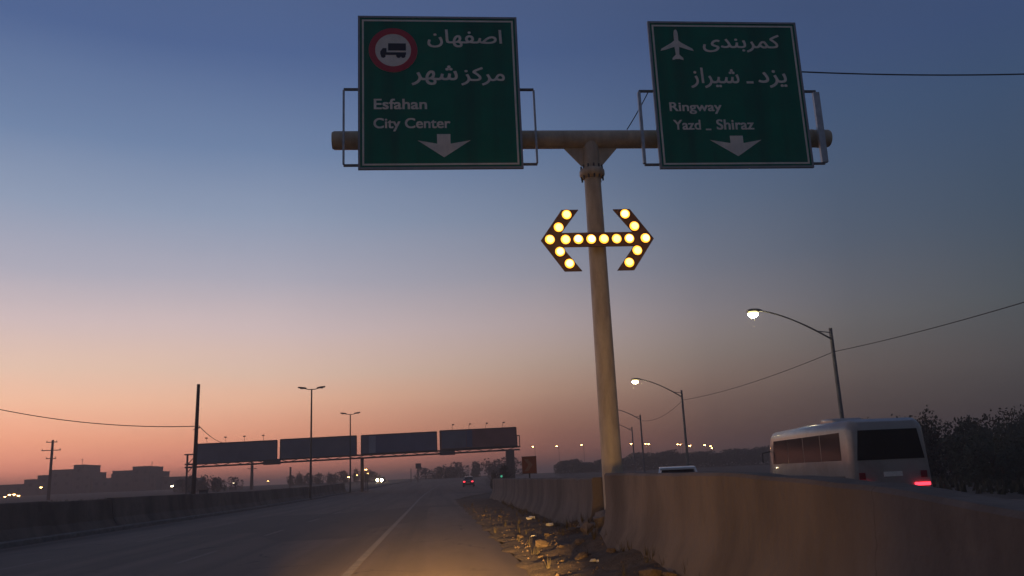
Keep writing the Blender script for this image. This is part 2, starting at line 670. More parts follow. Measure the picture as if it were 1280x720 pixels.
wg = random.Random(15)
we = MB()
for i in range(130):
    y = wg.uniform(8, 48)
    x = wx(y) - wg.uniform(-.02, .22) - .12 if i % 3 else wg.uniform(1.5, wx(y) - .2)
    z = vz(x, y) - .01
    for k in range(wg.randrange(7, 14)):
        a = wg.uniform(0, 6.28)
        h = wg.uniform(.07, .26)
        d = wg.uniform(.02, .12)
        w_ = wg.uniform(.004, .009)
        p = (x + math.cos(a) * d * .25, y + math.sin(a) * d * .25)
        we.poly([(p[0] - w_ * math.sin(a), p[1] + w_ * math.cos(a), z), (p[0] + w_ * math.sin(a), p[1] - w_ * math.cos(a), z), (x + math.cos(a) * d, y + math.sin(a) * d, z + h)])
me = bpy.data.meshes.new('weeds')
me.from_pydata(we.v, [], we.f)
me.materials.append(MATS['weed'])
tag(put(me, 'weeds'), 'dry weeds sprouting along the foot of the wall', 'weeds', kind='stuff')
for x, y, sz, lab in ((3.35, 17.3, .34, 'largest broken concrete block in the gap of the wall'), (2.92, 16.6, .22, 'broken concrete block on the heap in front of the wall gap'), (3.72, 17.1, .26, 'broken concrete block tucked behind the end of the near wall')):
    bm = bmesh.new()
    bmesh.ops.create_cube(bm, size=1)
    bmesh.ops.subdivide_edges(bm, edges=bm.edges[:], cuts=2, use_grid_fill=True)
    for v in bm.verts:
        v.co *= wg.uniform(.82, 1.12)
    me = bpy.data.meshes.new('concrete_block')
    bm.to_mesh(me)
    bm.free()
    me.materials.append(MATS['concrete'])
    o = put(me, 'concrete_block', None, (x, y, vz(min(x, 3.2), y) + sz * .12), (wg.uniform(-.5, .5), wg.uniform(-.5, .5), wg.uniform(0, 3)), (sz, sz * .8, sz * .55))
    tag(o, lab, 'rubble', 'broken concrete blocks by the wall gap')


def litter(name, label, x, y, s, seed):
    g = random.Random(seed)
    mb = MB()
    n = 5
    for i in range(n):
        for j in range(n):
            mb.v.append(((i / (n - 1) - .5) * s + g.uniform(-.1, .1) * s, (j / (n - 1) - .5) * s * .8 + g.uniform(-.1, .1) * s, g.uniform(0, .45) * s))
    for i in range(n - 1):
        for j in range(n - 1):
            a = i * n + j
            mb.f.append((a, a + 1, a + n + 1, a + n))
    o = mb.build(name, 'litter')
    o.location = (x, y, vz(x, y) + .01)
    sol = o.modifiers.new('thickness', 'SOLIDIFY')
    sol.thickness = .003
    tag(o, label, 'litter')


litter('crumpled_paper', 'crumpled white paper on the verge near the foot of the wall', 2.98, 22.6, .2, 1)
litter('plastic_bag', 'torn white plastic bag on the verge farther along the wall', 2.95, 27.0, .26, 2)
litter('paper_scrap', 'pale scrap of paper at the asphalt edge of the verge', 2.15, 19.2, .11, 3)
litter('paper_scrap', 'pale paper scrap lying on the rubble nearest the camera', 2.35, 12.9, .13, 4)

# ------------------------------------------------------------------ concrete walls on the right
def wall(name, label, pts, thick, seed):
    """pts: (x face, y, top z); the face leans back a little, the top edge is worn"""
    g = random.Random(seed)
    secs = []
    n = 0
    for i in range(len(pts) - 1):
        (xa, ya, za), (xb, yb, zb) = pts[i], pts[i + 1]
        m = max(2, int((yb - ya) / .45))
        for q in range(m + (1 if i == len(pts) - 2 else 0)):
            t = q / m
            x, y, z = xa + (xb - xa) * t, ya + (yb - ya) * t, za + (zb - za) * t
            z += gz(y) + g.uniform(-.010, .010) - (g.uniform(.01, .035) if g.random() < .14 else 0)
            secs.append([(x - .27, y, -.2 + gz(y)), (x - .26, y, .15 + gz(y)), (x - .06 + g.uniform(-.0015, .0015), y, .50 + gz(y)), (x + g.uniform(-.0015, .0015), y, .85 + gz(y)), (x + g.uniform(-.003, .003), y, z - .035),
                         (x + .035, y, z), (x + thick - .03, y, z + g.uniform(-.008, .008)), (x + thick, y, z - .03), (x + thick + .1, y, -.2 + gz(y))])
    o = MB().loft(secs).build(name, 'concrete', smooth=True)
    return tag(o, label, 'wall')


wall('concrete_wall', 'near stained concrete wall on the right hiding the lower half of the bus', [(3.30, 1.5, .86), (3.24, 4.0, 1.05), (3.21, 4.85, 1.125), (3.20, 5.6, 1.21), (3.18, 9.2, 1.36), (3.18, 15.9, 1.415)], .34, 1)
wall('concrete_wall', 'farther concrete wall running away beyond the sign post', [(3.62, 19.6, 1.33), (3.78, 30, 1.36), (3.98, 60, 1.44)], .28, 2)

# ------------------------------------------------------------------ overhead sign structure
PX, PY = 4.0, 19.0
sg = thing('sign_gantry', 'tall beige steel T-shaped post carrying the two green direction signs', 'sign post', (PX, PY, 0))
MB().box(-.55, .55, -.55, .55, -.3, .34).build('footing', 'concrete', sg, bevel=.03)
MB().tube([(0, 0, .38), (0, 0, .40)], [.42, .42], 24).build('base_flange', 'gantry_paint', sg)
MB().tube([(0, 0, .34), (0, 0, 8.62)], [.242, .202], 32).build('post', 'gantry_paint', sg, smooth=True)
col = MB().tube([(0, 0, 8.50), (0, 0, 8.56), (0, 0, 8.60), (0, 0, 8.70), (0, 0, 8.74), (0, 0, 8.80)], [.205, .285, .31, .31, .285, .205], 32).build('collar', 'gantry_paint', sg, smooth=True)
for i in range(12):
    t = 2 * PI * i / 12
    MB().tube([(.265 * math.cos(t), .265 * math.sin(t), 8.47), (.265 * math.cos(t), .265 * math.sin(t), 8.83)], .022, 6).build('bolt', 'dark_metal', col)
MB().tube([(0, 0, 8.76), (0, 0, 9.6)], [.20, .20], 32).build('neck', 'gantry_paint', sg, smooth=True)
bz = 9.55
beam = MB().tube([(-6.28, 0, bz), (6.18, 0, bz)], .228, 32).build('beam', 'gantry_paint', sg, smooth=True)
for e in (-6.30, 6.20):
    MB().tube([(e - .02, 0, bz), (e + .02, 0, bz)], .21, 24).build('end_cap', 'gantry_paint', beam, smooth=True)
for e in (4.9, 5.75, 5.95):
    MB().tube([(e - .02, 0, bz), (e + .02, 0, bz)], .24, 24).build('band', 'gantry_paint', beam, smooth=True)
for s in (-1, 1):
    pts = [(s * .19, 9.36), (s * .70, 9.36), (s * .66, 9.30), (s * .27, 8.86), (s * .19, 8.82)]
    MB().prism_y(pts, -.012, .012).build('gusset', 'gantry_paint', sg)

# ------------------------------------------------------------------ lettering
PF = {  # presentation forms, logical order
    'esfahan': '\uFE8D\uFEBB\uFED4\uFEEC\uFE8E\uFEE5',
    'markaz': '\uFEE3\uFEAE\uFB90\uFEB0', 'shahr': '\uFEB7\uFEEC\uFEAE',
    'kamarbandi': '\uFB90\uFEE4\uFEAE\uFE91\uFEE8\uFEAA\uFBFC',
    'yazd': '\uFBFE\uFEB0\uFEA9', 'shiraz': '\uFEB7\uFBFF\uFEAE\uFE8D\uFEAF'}


def text_obj(name, body, x0, x1, z0, z1, y, m, parent, bold=.012, rows=110):
    """letters cut from thin film: outlines of the text filled by winding number, so that joined letters stay whole"""
    cu = bpy.data.curves.new(name, 'FONT')
    cu.body = body
    tmp = bpy.data.objects.new(name + '_tmp', cu)
    C.objects.link(tmp)
    oc = tmp.to_curve(bpy.context.evaluated_depsgraph_get())
    edges = []
    for sp in oc.splines:
        bp_ = sp.bezier_points
        pts = []
        for i in range(len(bp_)):
            p0, p1 = bp_[i], bp_[(i + 1) % len(bp_)]
            a_, b_, c_, d_ = p0.co, p0.handle_right, p1.handle_left, p1.co
            for q in range(6):
                t = q / 6
                w_ = 1 - t
                pts.append(a_ * (w_ ** 3) + b_ * (3 * w_ * w_ * t) + c_ * (3 * w_ * t * t) + d_ * (t ** 3))
        edges += [(pts[i].x, pts[i].y, pts[(i + 1) % len(pts)].x, pts[(i + 1) % len(pts)].y) for i in range(len(pts))]
    tmp.to_curve_clear()
    bpy.data.objects.remove(tmp)
    bpy.data.curves.remove(cu)
    ax_, bx_ = min(e[0] for e in edges) - bold, max(e[0] for e in edges) + bold
    az_, bz_ = min(e[1] for e in edges) - bold, max(e[1] for e in edges) + bold

    def runs(v):
        cr = []
        for xa, ya, xb, yb in edges:
            if (ya <= v) != (yb <= v):
                cr.append((xa + (v - ya) / (yb - ya) * (xb - xa), 1 if yb > ya else -1))
        cr.sort()
        w_, out_ = 0, []
        for x, d in cr:
            if w_ == 0:
                st = x
            w_ += d
            if w_ == 0:
                out_.append((st - bold, x + bold))
        return out_

    mb = MB()
    sx, sz = (x1 - x0) / (bx_ - ax_), (z1 - z0) / (bz_ - az_)
    dv = (bz_ - az_) / rows
    for k in range(rows):
        v = az_ + (k + .5) * dv
        iv = sorted(runs(v) + runs(v - bold * .8) + runs(v + bold * .8))
        mg = []
        for p, q in iv:
            if mg and p <= mg[-1][1]:
                mg[-1][1] = max(mg[-1][1], q)
            else:
                mg.append([p, q])
        za, zb = z0 + k * dv * sz, z0 + (k + 1) * dv * sz
        for p, q in mg:
            xa, xb = x0 + (p - ax_) * sx, x0 + (q - ax_) * sx
            mb.poly([(xa, y - .003, za), (xb, y - .003, za), (xb, y - .003, zb), (xa, y - .003, zb)])
    me = bpy.data.meshes.new(name)
    me.from_pydata(mb.v, [], mb.f)
    me.materials.append(MATS[m])
    return put(me, name, parent)


def rtl(s):
    return s[::-1]


def sign(label, x0, x1, z0, z1, tube_w):
    xc = (x0 + x1) / 2
    r = thing('direction_sign', label, 'road sign', (xc, 18.5, z0))
    w, h = (x1 - x0) / 2, z1 - z0
    MB().box(-w, w, 0, .05, 0, h).build('panel', 'sign_green', r, bevel=.006)
    def frame(name, inset, wd, y0, y1, m):
        a, b = -w + inset, w - inset
        c, d = inset, h - inset
        q = MB()
        q.box(a, b, y0, y1, c, c + wd).box(a, b, y0, y1, d - wd, d).box(a, a + wd, y0, y1, c + wd, d - wd).box(b - wd, b, y0, y1, c + wd, d - wd)
        return q.build(name, m, r)
    frame('border', .085, .045, -.004, .003, 'sign_white')
    frame('edge_trim', -.012, .05, -.012, .062, 'sign_back')
    # carrying rails behind the panel, joined by uprights at the ends
    for zz in (.13, 2.08):
        MB().box(-w - .36, w + .36, .075, .135, zz - .025, zz + .025).build('rail', 'pole_grey', r)
    for s in (-1, 1):
        MB().box(s * (w + .36) - tube_w[s] / 2, s * (w + .36) + tube_w[s] / 2, .062, .148, .16, 2.05).build('upright', 'galvanised', r)
        for k in range(2):
            xx = s * (w * .45 + k * .5)
            MB().box(xx - .04, xx + .04, .065, .16, .2, h - .2).build('stiffener', 'galvanised', r)
    return r, xc, z0


def arrow_mark(r, xa, xb, xs0, xs1, zt, zb, ztip, y):
    """lane arrow pointing down: stem and swept barbs, local coordinates"""
    xm = (xs0 + xs1) / 2
    zm = zb - .085
    pts = [(xs0, zt), (xs1, zt), (xs1, zm), (xb, zb), (xm, ztip), (xa, zb), (xs0, zm)]
    MB().prism_y(pts, y, .002).build('lane_arrow', 'sign_white', r)


YT = -.001
# left sign
r, ox, oz = sign('green sign with the red ringed truck roundel, on the left arm of the post', -1.65, 2.235, 8.62, 12.6, {-1: .045, 1: .045})
text_obj('lettering', rtl(PF['esfahan']), .02 - ox, 1.86 - ox, 11.77 - oz, 12.26 - oz, YT, 'sign_white', r, .014)
text_obj('lettering', rtl(PF['markaz']), .82 - ox, 1.89 - ox, 10.76 - oz, 11.25 - oz, YT, 'sign_white', r, .014)
text_obj('lettering', rtl(PF['shahr']), -.38 - ox, .74 - ox, 10.76 - oz, 11.29 - oz, YT, 'sign_white', r, .014)
text_obj('lettering', 'Esfahan', -1.29 - ox, -.02 - ox, 10.13 - oz, 10.41 - oz, YT, 'sign_white', r, .022)
text_obj('lettering', 'City Center', -1.30 - ox, .53 - ox, 9.56 - oz, 9.91 - oz, YT, 'sign_white', r, .022)
arrow_mark(r, -.26 - ox, 1.0 - ox, .20 - ox, .52 - ox, 9.49 - oz, 9.33 - oz, 8.90 - oz, -.006)
cxx, czz = -.815 - ox, 11.69 - oz
rd = MB().prism_y([(cxx + .59 * math.cos(2 * PI * i / 48), czz + .59 * math.sin(2 * PI * i / 48)) for i in range(48)], -.008, .002).build('roundel', 'sign_white', r)
MB().ring_y(cxx, czz, .435, .588, -.014, -.006, 48).build('red_ring', 'sign_red', rd)
tk = MB()
tk.prism_y([(cxx - .12, czz - .01), (cxx + .31, czz - .01), (cxx + .31, czz + .18), (cxx - .12, czz + .18)], -.0125, -.007)
tk.prism_y([(cxx - .30, czz - .13), (cxx + .31, czz - .13), (cxx + .31, czz - .06), (cxx - .30, czz - .06)], -.0125, -.007)
tk.prism_y([(cxx - .31, czz - .12), (cxx - .16, czz - .12), (cxx - .16, czz + .05), (cxx - .25, czz + .05), (cxx - .31, czz - .04)], -.0127, -.0072)
for dx in (-.24, .13, .24):
    tk.prism_y([(cxx + dx + .058 * math.cos(i * PI / 8), czz - .15 + .058 * math.sin(i * PI / 8)) for i in range(16)], -.0123, -.0068)
tk.build('truck_pictogram', 'sign_black', rd)
# right sign
r, ox, oz = sign('green sign with the white aeroplane symbol, on the right arm of the post', 5.595, 9.465, 8.585, 12.53, {-1: .07, 1: .16})
text_obj('lettering', rtl(PF['kamarbandi']), 6.96 - ox, 8.99 - ox, 11.69 - oz, 12.19 - oz, YT, 'sign_white', r, .014)
text_obj('lettering', rtl(PF['yazd']), 8.31 - ox, 9.06 - ox, 10.71 - oz, 11.20 - oz, YT, 'sign_white', r, .014)
text_obj('lettering', rtl(PF['shiraz']), 6.56 - ox, 7.82 - ox, 10.70 - oz, 11.26 - oz, YT, 'sign_white', r, .014)
MB().prism_y([(a - ox, b - oz) for a, b in ((8.0, 10.83), (8.18, 10.83), (8.18, 10.89), (8.0, 10.89))], -.006, .002).build('dash_mark', 'sign_white', r)
text_obj('lettering', 'Ringway', 5.95 - ox, 7.28 - ox, 10.0 - oz, 10.32 - oz, YT, 'sign_white', r, .022)
text_obj('lettering', 'Yazd', 6.01 - ox, 6.70 - ox, 9.58 - oz, 9.85 - oz, YT, 'sign_white', r, .022)
text_obj('lettering', 'Shiraz', 7.10 - ox, 8.06 - ox, 9.58 - oz, 9.86 - oz, YT, 'sign_white', r, .022)
MB().prism_y([(a - ox, b - oz) for a, b in ((6.82, 9.57), (6.96, 9.57), (6.96, 9.61), (6.82, 9.61))], -.006, .002).build('dash_mark', 'sign_white', r)
arrow_mark(r, 6.90 - ox, 8.21 - ox, 7.41 - ox, 7.74 - ox, 9.42 - oz, 9.31 - oz, 8.88 - oz, -.006)
ax, az = 6.285 - ox, 11.45 - oz
half = [(0, .87), (.035, .84), (.055, .76), (.055, .56), (.12, .50), (.40, .33), (.43, .27), (.30, .30), (.10, .37), (.06, .38), (.045, .17), (.14, .07), (.14, .015), (.03, .05), (0, .04)]
pl = [(ax + a, az + b) for a, b in half] + [(ax - a, az + b) for a, b in reversed(half[1:-1])]
MB().prism_y(pl, -.006, .002).build('aeroplane_symbol', 'sign_white', r)

# ------------------------------------------------------------------ double-headed warning arrow with lamps
ar = thing('arrow_sign', 'double-headed arrow of lit amber lamps on the sign post', 'warning sign', (3.945, 18.62, 6.84))
hd = [(-1.36, 0), (-.83, .745), (-.42, .745), (-.86, .17), (.86, .17), (.42, .745), (.83, .745), (1.36, 0), (.83, -.765), (.42, -.765), (.86, -.17), (-.86, -.17), (-.42, -.765), (-.83, -.765)]
# two chevrons and a shaft, each a plate of its own
MB().prism_y([(-1.36, 0), (-.83, .745), (-.42, .745), (-.86, .178), (-.86, -.178), (-.42, -.765), (-.83, -.765)], -.03, .03).build('arrow_head', 'arrow_board', ar, bevel=.004)
MB().prism_y([(1.36, 0), (.83, -.765), (.42, -.765), (.86, -.178), (.86, .178), (.42, .745), (.83, .745)], -.03, .03).build('arrow_head', 'arrow_board', ar, bevel=.004)
MB().prism_y([(-.858, .172), (-.858, -.172), (.858, -.172), (.858, .172)], -.028, .028).build('arrow_shaft', 'arrow_board', ar)
MB().box(-.3, .3, .03, .2, -.10, .10).build('clamp', 'dark_metal', ar)
lens_pos = [(-.715, .62), (-.925, .31), (-1.15, .01), (-.925, -.29), (-.715, -.585), (.70, .62), (.905, .31), (1.15, .01), (.93, -.29), (.715, -.585)] + [(-.775 + .307 * i, .005) for i in range(6)]
hm = MB().ring_y(0, 0, .115, .130, -.012, 0, 20).mesh('lamp_unit', 'lamp_housing', True)
lm = MB().dome_y(0, 0, 0, .115, .045, 20, 4).mesh('lens', 'amber_lens', True)
lg = random.Random(8)
cores = []
for i, e in enumerate((2.2, 2.8, 3.4)):
    emat('amber_core_%d' % i, (1, .68 + .04 * i, .26 + .05 * i), e, (.9, .7, .3))
    cores.append(MB().dome_y(0, 0, 0, .088, .035, 16, 4).mesh('bulb', 'amber_core_%d' % i, True))
for x, z in lens_pos:
    u = put(hm, 'lamp_unit', ar, (x, -.031, z))
    put(lm, 'lens', u, (0, -.006, 0))
    put(cores[lg.randrange(3)], 'bulb', u, (lg.uniform(-.008, .008), -.030, lg.uniform(-.008, .008)))

# ------------------------------------------------------------------ overhead cable tied to the sign
def catenary(p, q, sag, n=24):
    p, q = Vector(p), Vector(q)
    return [p.lerp(q, i / n) - Vector((0, 0, sag * 4 * (i / n) * (1 - i / n))) for i in range(n + 1)]


def cable(label, pts, r):
    return tag(MB().tube(pts, r, 6).build('overhead_cable', 'cable_black', smooth=True), label, 'cable')


cable('dark cable running right from the back of the aeroplane sign', catenary((9.3, 18.8, 11.33), (24, 19, 12.0), .31, 36), .020)
cable('thin cable slanting from the right sign down to the beam', catenary((5.52, 18.66, 10.72), (4.95, 18.95, 9.79), .03, 8), .012)

# ------------------------------------------------------------------ street lamps along the slip road
def street_lamp(name, label, x, y, ztop, arm, rise, lit, group=None, lens='street_lens', scale=1.0):
    z0 = gz(y) - .02
    r = thing(name, label, 'street lamp', (x, y, z0), 0, group)
    h = ztop - z0
    MB().tube([(0, 0, -.1), (0, 0, h + .12)], [.14, .10], 12).build('post', 'pole_grey', r, smooth=True)
    pts = [(0, 0, h - .55)]
    for i in range(1, 13):
        t = i / 12
        pts.append((-arm * t, 0, h - .55 + (rise + .55) * (1 - (1 - t) ** 1.5)))
    MB().tube(pts, [.055] * 5 + [.045] * 8, 8).build('arm', 'pole_grey', r, smooth=True)
    MB().tube([(0, 0, h - .15), (-arm * .18, 0, h - .55 + (rise + .55) * (1 - .82 ** 1.5) + .03)], .03, 6).build('brace', 'pole_grey', r)
    hx, hz = -arm, h + rise
    hdm = MB().loft([[(hx + a, -w_, hz + b0), (hx + a, w_, hz + b0), (hx + a, w_ * .8, hz + b1), (hx + a, -w_ * .8, hz + b1)] for a, w_, b0, b1 in ((.25, .08, -.05, .06), (.0, .17, -.06, .10), (-.35, .19, -.06, .11), (-.62, .14, -.05, .06))])
    head = hdm.build('lamp_head', 'pole_grey', r, smooth=True)
    def bowl(nm, secs_, m_):
        MB().loft([[(hx - .29 + q * .29 * math.cos(k * PI / 8), q * .25 * math.sin(k * PI / 8), hz - .055 - d) for k in range(16)] for q, d in secs_]).build(nm, m_, head, smooth=True)
    bowl('lens_rim', ((.92, 0), (1.03, .07), (1.05, .12)), 'street_rim' if lit else 'street_dead')
    bowl('lens', ((1.03, .122), (1.02, .18), (.88, .27), (.60, .34), (.25, .375)), lens if lit else 'street_dead')
    return r


street_lamp('street_lamp', 'lit street lamp with long curved arm standing behind the bus', 23.75, 47, 9.25, 4.4, 1.3, True)
street_lamp('street_lamp', 'lit street lamp with curved arm, next beyond the one behind the bus', 24.3, 80, 9.05, 4.3, 1.35, True)
street_lamp('street_lamp', 'unlit street lamp close right of the sign post', 27.7, 111, 8.95, 3.6, 1.0, False)
street_lamp('street_lamp', 'farthest unlit street lamp of the row, partly behind the sign post', 33.1, 139, 8.9, 2.9, .7, False)
cable('cable sagging from the near lit street lamp towards the right edge', catenary((23.8, 47, 7.95), (24.4, 14, 8.0), .45, 36), .02)
cable('cable slung between the two lit street lamps', catenary((23.8, 47, 7.95), (24.35, 80, 8.2), .35, 30), .02)
cable('cable slung between the second lit lamp and the unlit lamp', catenary((24.35, 80, 8.2), (27.7, 111, 8.3), .7, 24), .02)

# ------------------------------------------------------------------ double lamps on the median
def double_lamp(label, x, y, ztop):
    z0 = gz(y) - .05
    h = ztop - z0
    r = thing('double_street_lamp', label, 'street lamp', (x, y, z0), 0, 'double street lamps on the median')
    MB().tube([(0, 0, 0), (0, 0, h)], [.13, .075], 10).build('post', 'dark_metal', r, smooth=True)
    for s in (-1, 1):
        MB().tube([(0, 0, h - .03), (s * .35, 0, h - .02), (s * .8, 0, h + .1)], .045, 8).build('arm', 'dark_metal', r, smooth=True)
        hh = MB().loft([[(s * a, -w_, h + .1 + b - .06), (s * a, w_, h + .1 + b - .06), (s * a, w_ * .8, h + .1 + b + .08), (s * a, -w_ * .8, h + .1 + b + .08)] for a, w_, b in ((.55, .06, 0), (.8, .16, .05), (1.1, .18, .09), (1.42, .1, .11))]).build('lamp_head', 'dark_metal', r, smooth=True)
        MB().box(min(s * .78, s * 1.2), max(s * .78, s * 1.2), -.1, .1, h + .05, h + .12).build('lens', 'street_dead', hh)


double_lamp('taller nearer unlit double-headed lamp rising in front of the billboards', -13.0, 90, 11.6)
double_lamp('smaller farther unlit double-headed lamp left of the third billboard', -12.1, 122, 11.42)

# ------------------------------------------------------------------ billboard gantry across the road
GY = 124.0
g0 = gz(GY)
bgn = thing('billboard_gantry', 'long steel gantry carrying four wide billboards across the road', 'gantry', (-11, GY, g0))
def sx_(x): return x + 11
# sloping carrier truss: two chords with lattice
zl, zr = 5.0, 5.62
def chord_z(x): return zl + (x + 34.5) / 46.5 * (zr - zl) - g0
for dy in (-.35, .35):
    for dzc, nm in ((0, 'lower_chord'), (.42, 'upper_chord')):
        MB().tube([(sx_(-35.4), dy, chord_z(-35.4) + dzc - .1), (sx_(12.4), dy, chord_z(12.4) + dzc - .1)], .11, 8).build(nm, 'dark_metal', bgn)
lat = 30
for i in range(lat):
    xa, xb = -35 + i * 47 / lat, -35 + (i + 1) * 47 / lat
    a, b = (0, .42) if i % 2 else (.42, 0)
    MB().tube([(sx_(xa), -.35, chord_z(xa) + a - .1), (sx_(xb), -.35, chord_z(xb) + b - .1)], .05, 5).build('lattice_bar', 'dark_metal', bgn)
# supports
for xa in (-35.2, -34.2):
    MB().tube([(sx_(xa), 0, -.2), (sx_(xa), 0, 6.75 - g0)], .14, 8).build('support_leg', 'dark_metal', bgn)
for i in range(5):
    za = .2 + i * 1.15
    MB().tube([(sx_(-35.2), 0, za), (sx_(-34.2), 0, za + 1.1)], .06, 5).build('support_brace', 'dark_metal', bgn)
MB().box(sx_(-35.6), sx_(-33.9), -.2, .2, 6.6 - g0, 6.78 - g0).build('support_cap', 'dark_metal', bgn)
MB().box(sx_(10.35), sx_(11.55), -.45, .45, -.2, chord_z(11) - .05).build('support_pier', 'concrete', bgn)
MB().tube([(sx_(-10.6), .0, -.2), (sx_(-10.6), 0, chord_z(-10.6))], .24, 10).build('support_leg', 'dark_metal', bgn)
MB().box(sx_(12.0), sx_(12.12), -.1, .1, 5.9 - g0, 7.5 - g0).box(sx_(12.4), sx_(12.52), -.1, .1, 5.9 - g0, 7.5 - g0).box(sx_(12.0), sx_(12.52), -.1, .1, 7.5 - g0, 7.62 - g0).build('ladder_frame', 'dark_metal', bgn)
boards = [(-34.0, -22.6, 5.25, 8.08, 5.46, 8.2, 'board_slate'), (-22.15, -11.35, 5.5, 8.28, 5.64, 8.42, 'board_slate'), (-10.67, .23, 5.74, 8.42, 5.88, 8.56, 'board_navy'), (.72, 11.95, 5.94, 8.66, 6.08, 8.76, 'board_rust')]
for i, (xa, xb, za, zb, zc, zd, m) in enumerate(boards):
    pts = [(sx_(xa), za - g0), (sx_(xb), zc - g0), (sx_(xb), zd - g0), (sx_(xa), zb - g0)]
    bo = MB().prism_y(pts, -.62, -.42).build('billboard', m, bgn)
    e = MB()
    for k in range(4):
        (p, q), (p2, q2) = pts[k], pts[(k + 1) % 4]
        e.tube([(p, -.63, q), (p2, -.63, q2)], .07, 4)
    e.build('board_frame', 'dark_metal', bo)
    def patch(u0, u1, mm):
        L_ = lambda u, a, b: a + (b - a) * u
        q = [(sx_(L_(u0, xa, xb)), L_(u0, za, zc) - g0 + .12), (sx_(L_(u1, xa, xb)), L_(u1, za, zc) - g0 + .12), (sx_(L_(u1, xa, xb)), L_(u1, zb, zd) - g0 - .12), (sx_(L_(u0, xa, xb)), L_(u0, zb, zd) - g0 - .12)]
        MB().prism_y(q, -.635, -.615).build('poster', mm, bo)
    if i == 2:
        patch(.10, .19, 'board_pale')
        patch(.0, .095, 'board_slate')
    if i == 3:
        patch(.02, .34, 'board_slate')
        patch(.345, .42, 'board_navy')
    for k in range(4 if i in (0, 3) else 0):
        u = (.14 + .23 * k) if i == 0 else (.16 + .22 * k if i == 3 else .3 + .4 * k)
        xx, zz = xa + (xb - xa) * u, zb + (zd - zb) * u - g0
        fl = MB().tube([(sx_(xx), -.5, zz - .05), (sx_(xx), -.9, zz + .5), (sx_(xx) + .15, -1.5, zz + .72)], .025, 5).build('floodlight', 'dark_metal', bgn)
        MB().box(sx_(xx) - .02, sx_(xx) + .3, -1.7, -1.45, zz + .66, zz + .80).build('flood_head', 'dark_metal', fl)
for xa, xb, za, zb in ((-24.5, -22.05, 4.78, 5.5), (.62, 2.85, 5.12, 5.7)):
    MB().box(sx_(xa), sx_(xb), -.75, -.64, za - g0, zb - g0).build('hanging_plate', 'dark_metal', bgn, bevel=.02)
MB().prism_y([(sx_(8.7), 5.98 - g0), (sx_(9.5), 6.0 - g0), (sx_(9.5), 6.5 - g0), (sx_(8.7), 6.48 - g0)], -.66, -.64).build('small_plate', 'rust_paint', bgn)

# ------------------------------------------------------------------ utility poles and wires on the left
up = thing('utility_pole', 'tall bare wooden pole beside the left end of the billboards', 'utility pole', (-19.3, 70, gz(70) - .2))
MB().tube([(0, 0, -.3), (.06, 0, 10.2)], [.19, .13], 12).build('shaft', 'wood_pole', up, smooth=True)
MB().tube([(.1, -.16, 6.62), (.34, -.16, 6.66)], .05, 6).build('insulator', 'dark_metal', up)
MB().box(-.16, .2, -.19, -.13, 6.5, 6.56).build('clamp', 'dark_metal', up)
cable('long wire sagging in from the left edge to the bare wooden pole', catenary((-45, 70, 11.93), (-19.2, 69.85, 6.62), 1.31, 40), .032)
cable('short wire slanting from the bare pole to the first billboard', catenary((-19.05, 69.85, 6.65), (-29.2, 123.4, 8.15), .55, 24), .03)
cab = thing('utility_cabinet', 'small dark cabinet standing at the foot of the bare wooden pole', 'cabinet', (-18.6, 70.4, gz(70) - .06))
MB().box(-.3, .3, -.2, .2, 0, 1.55).build('housing', 'dark_metal', cab, bevel=.02)
MB().box(-.25, .25, -.215, -.2, .15, 1.45).build('door', 'pole_grey', cab)
MB().box(-.34, .34, -.25, .24, 1.552, 1.6).build('lid', 'dark_metal', cab)

ep = thing('power_pole', 'power pole with three crossarms in front of the far buildings', 'utility pole', (-78, 180, gz(180) - .1))
MB().tube([(0, 0, 0), (0, 0, 12.0)], [.34, .24], 8).build('shaft', 'wood_pole', ep, smooth=True)
for zz, wl, wr in ((11.5, 1.3, .9), (9.85, 2.1, 1.7), (8.2, 1.1, .9)):
    a = MB().box(-wl, wr, -.07, .07, zz, zz + .16).build('crossarm', 'dark_metal', ep)
    for q in (-wl + .15, wr - .15):
        MB().tube([(q, 0, zz + .16), (q, 0, zz + .46)], [.07, .05], 6).build('insulator', 'dark_metal', a)
for i, (x, y, h, lab) in enumerate([(-42.2, 200, 7.7, 'far power pole seen under the first billboard'), (-33.5, 200, 6.3, 'thin far post seen under the second billboard')]):
    e = thing('power_pole', lab, 'utility pole', (x, y, gz(y) - .1))
    MB().tube([(0, 0, 0), (0, 0, h - gz(y))], [.42 if i == 0 else .25, .3 if i == 0 else .2], 8).build('shaft', 'wood_pole', e, smooth=True)
    if i == 0:
        for zz in (5.6, 4.7):
            MB().box(-1.0, 1.0, -.07, .07, zz - .0, zz + .16).build('crossarm', 'dark_metal', e)

fs = thing('far_road_sign', 'tiny far road sign on a post above the treeline under the third billboard', 'road sign', (-4.2, 200, gz(200)))
MB().tube([(0, 0, 0), (0, 0, 3.9)], .12, 6).build('post', 'dark_metal', fs)
MB().tube([(-1.6, 0, 0), (-1.6, 0, 3.2)], .09, 6).build('post', 'dark_metal', fs)
MB().box(-.5, .8, -.16, -.1, 3.1, 4.3).build('plate', 'dark_metal', fs, bevel=.03)

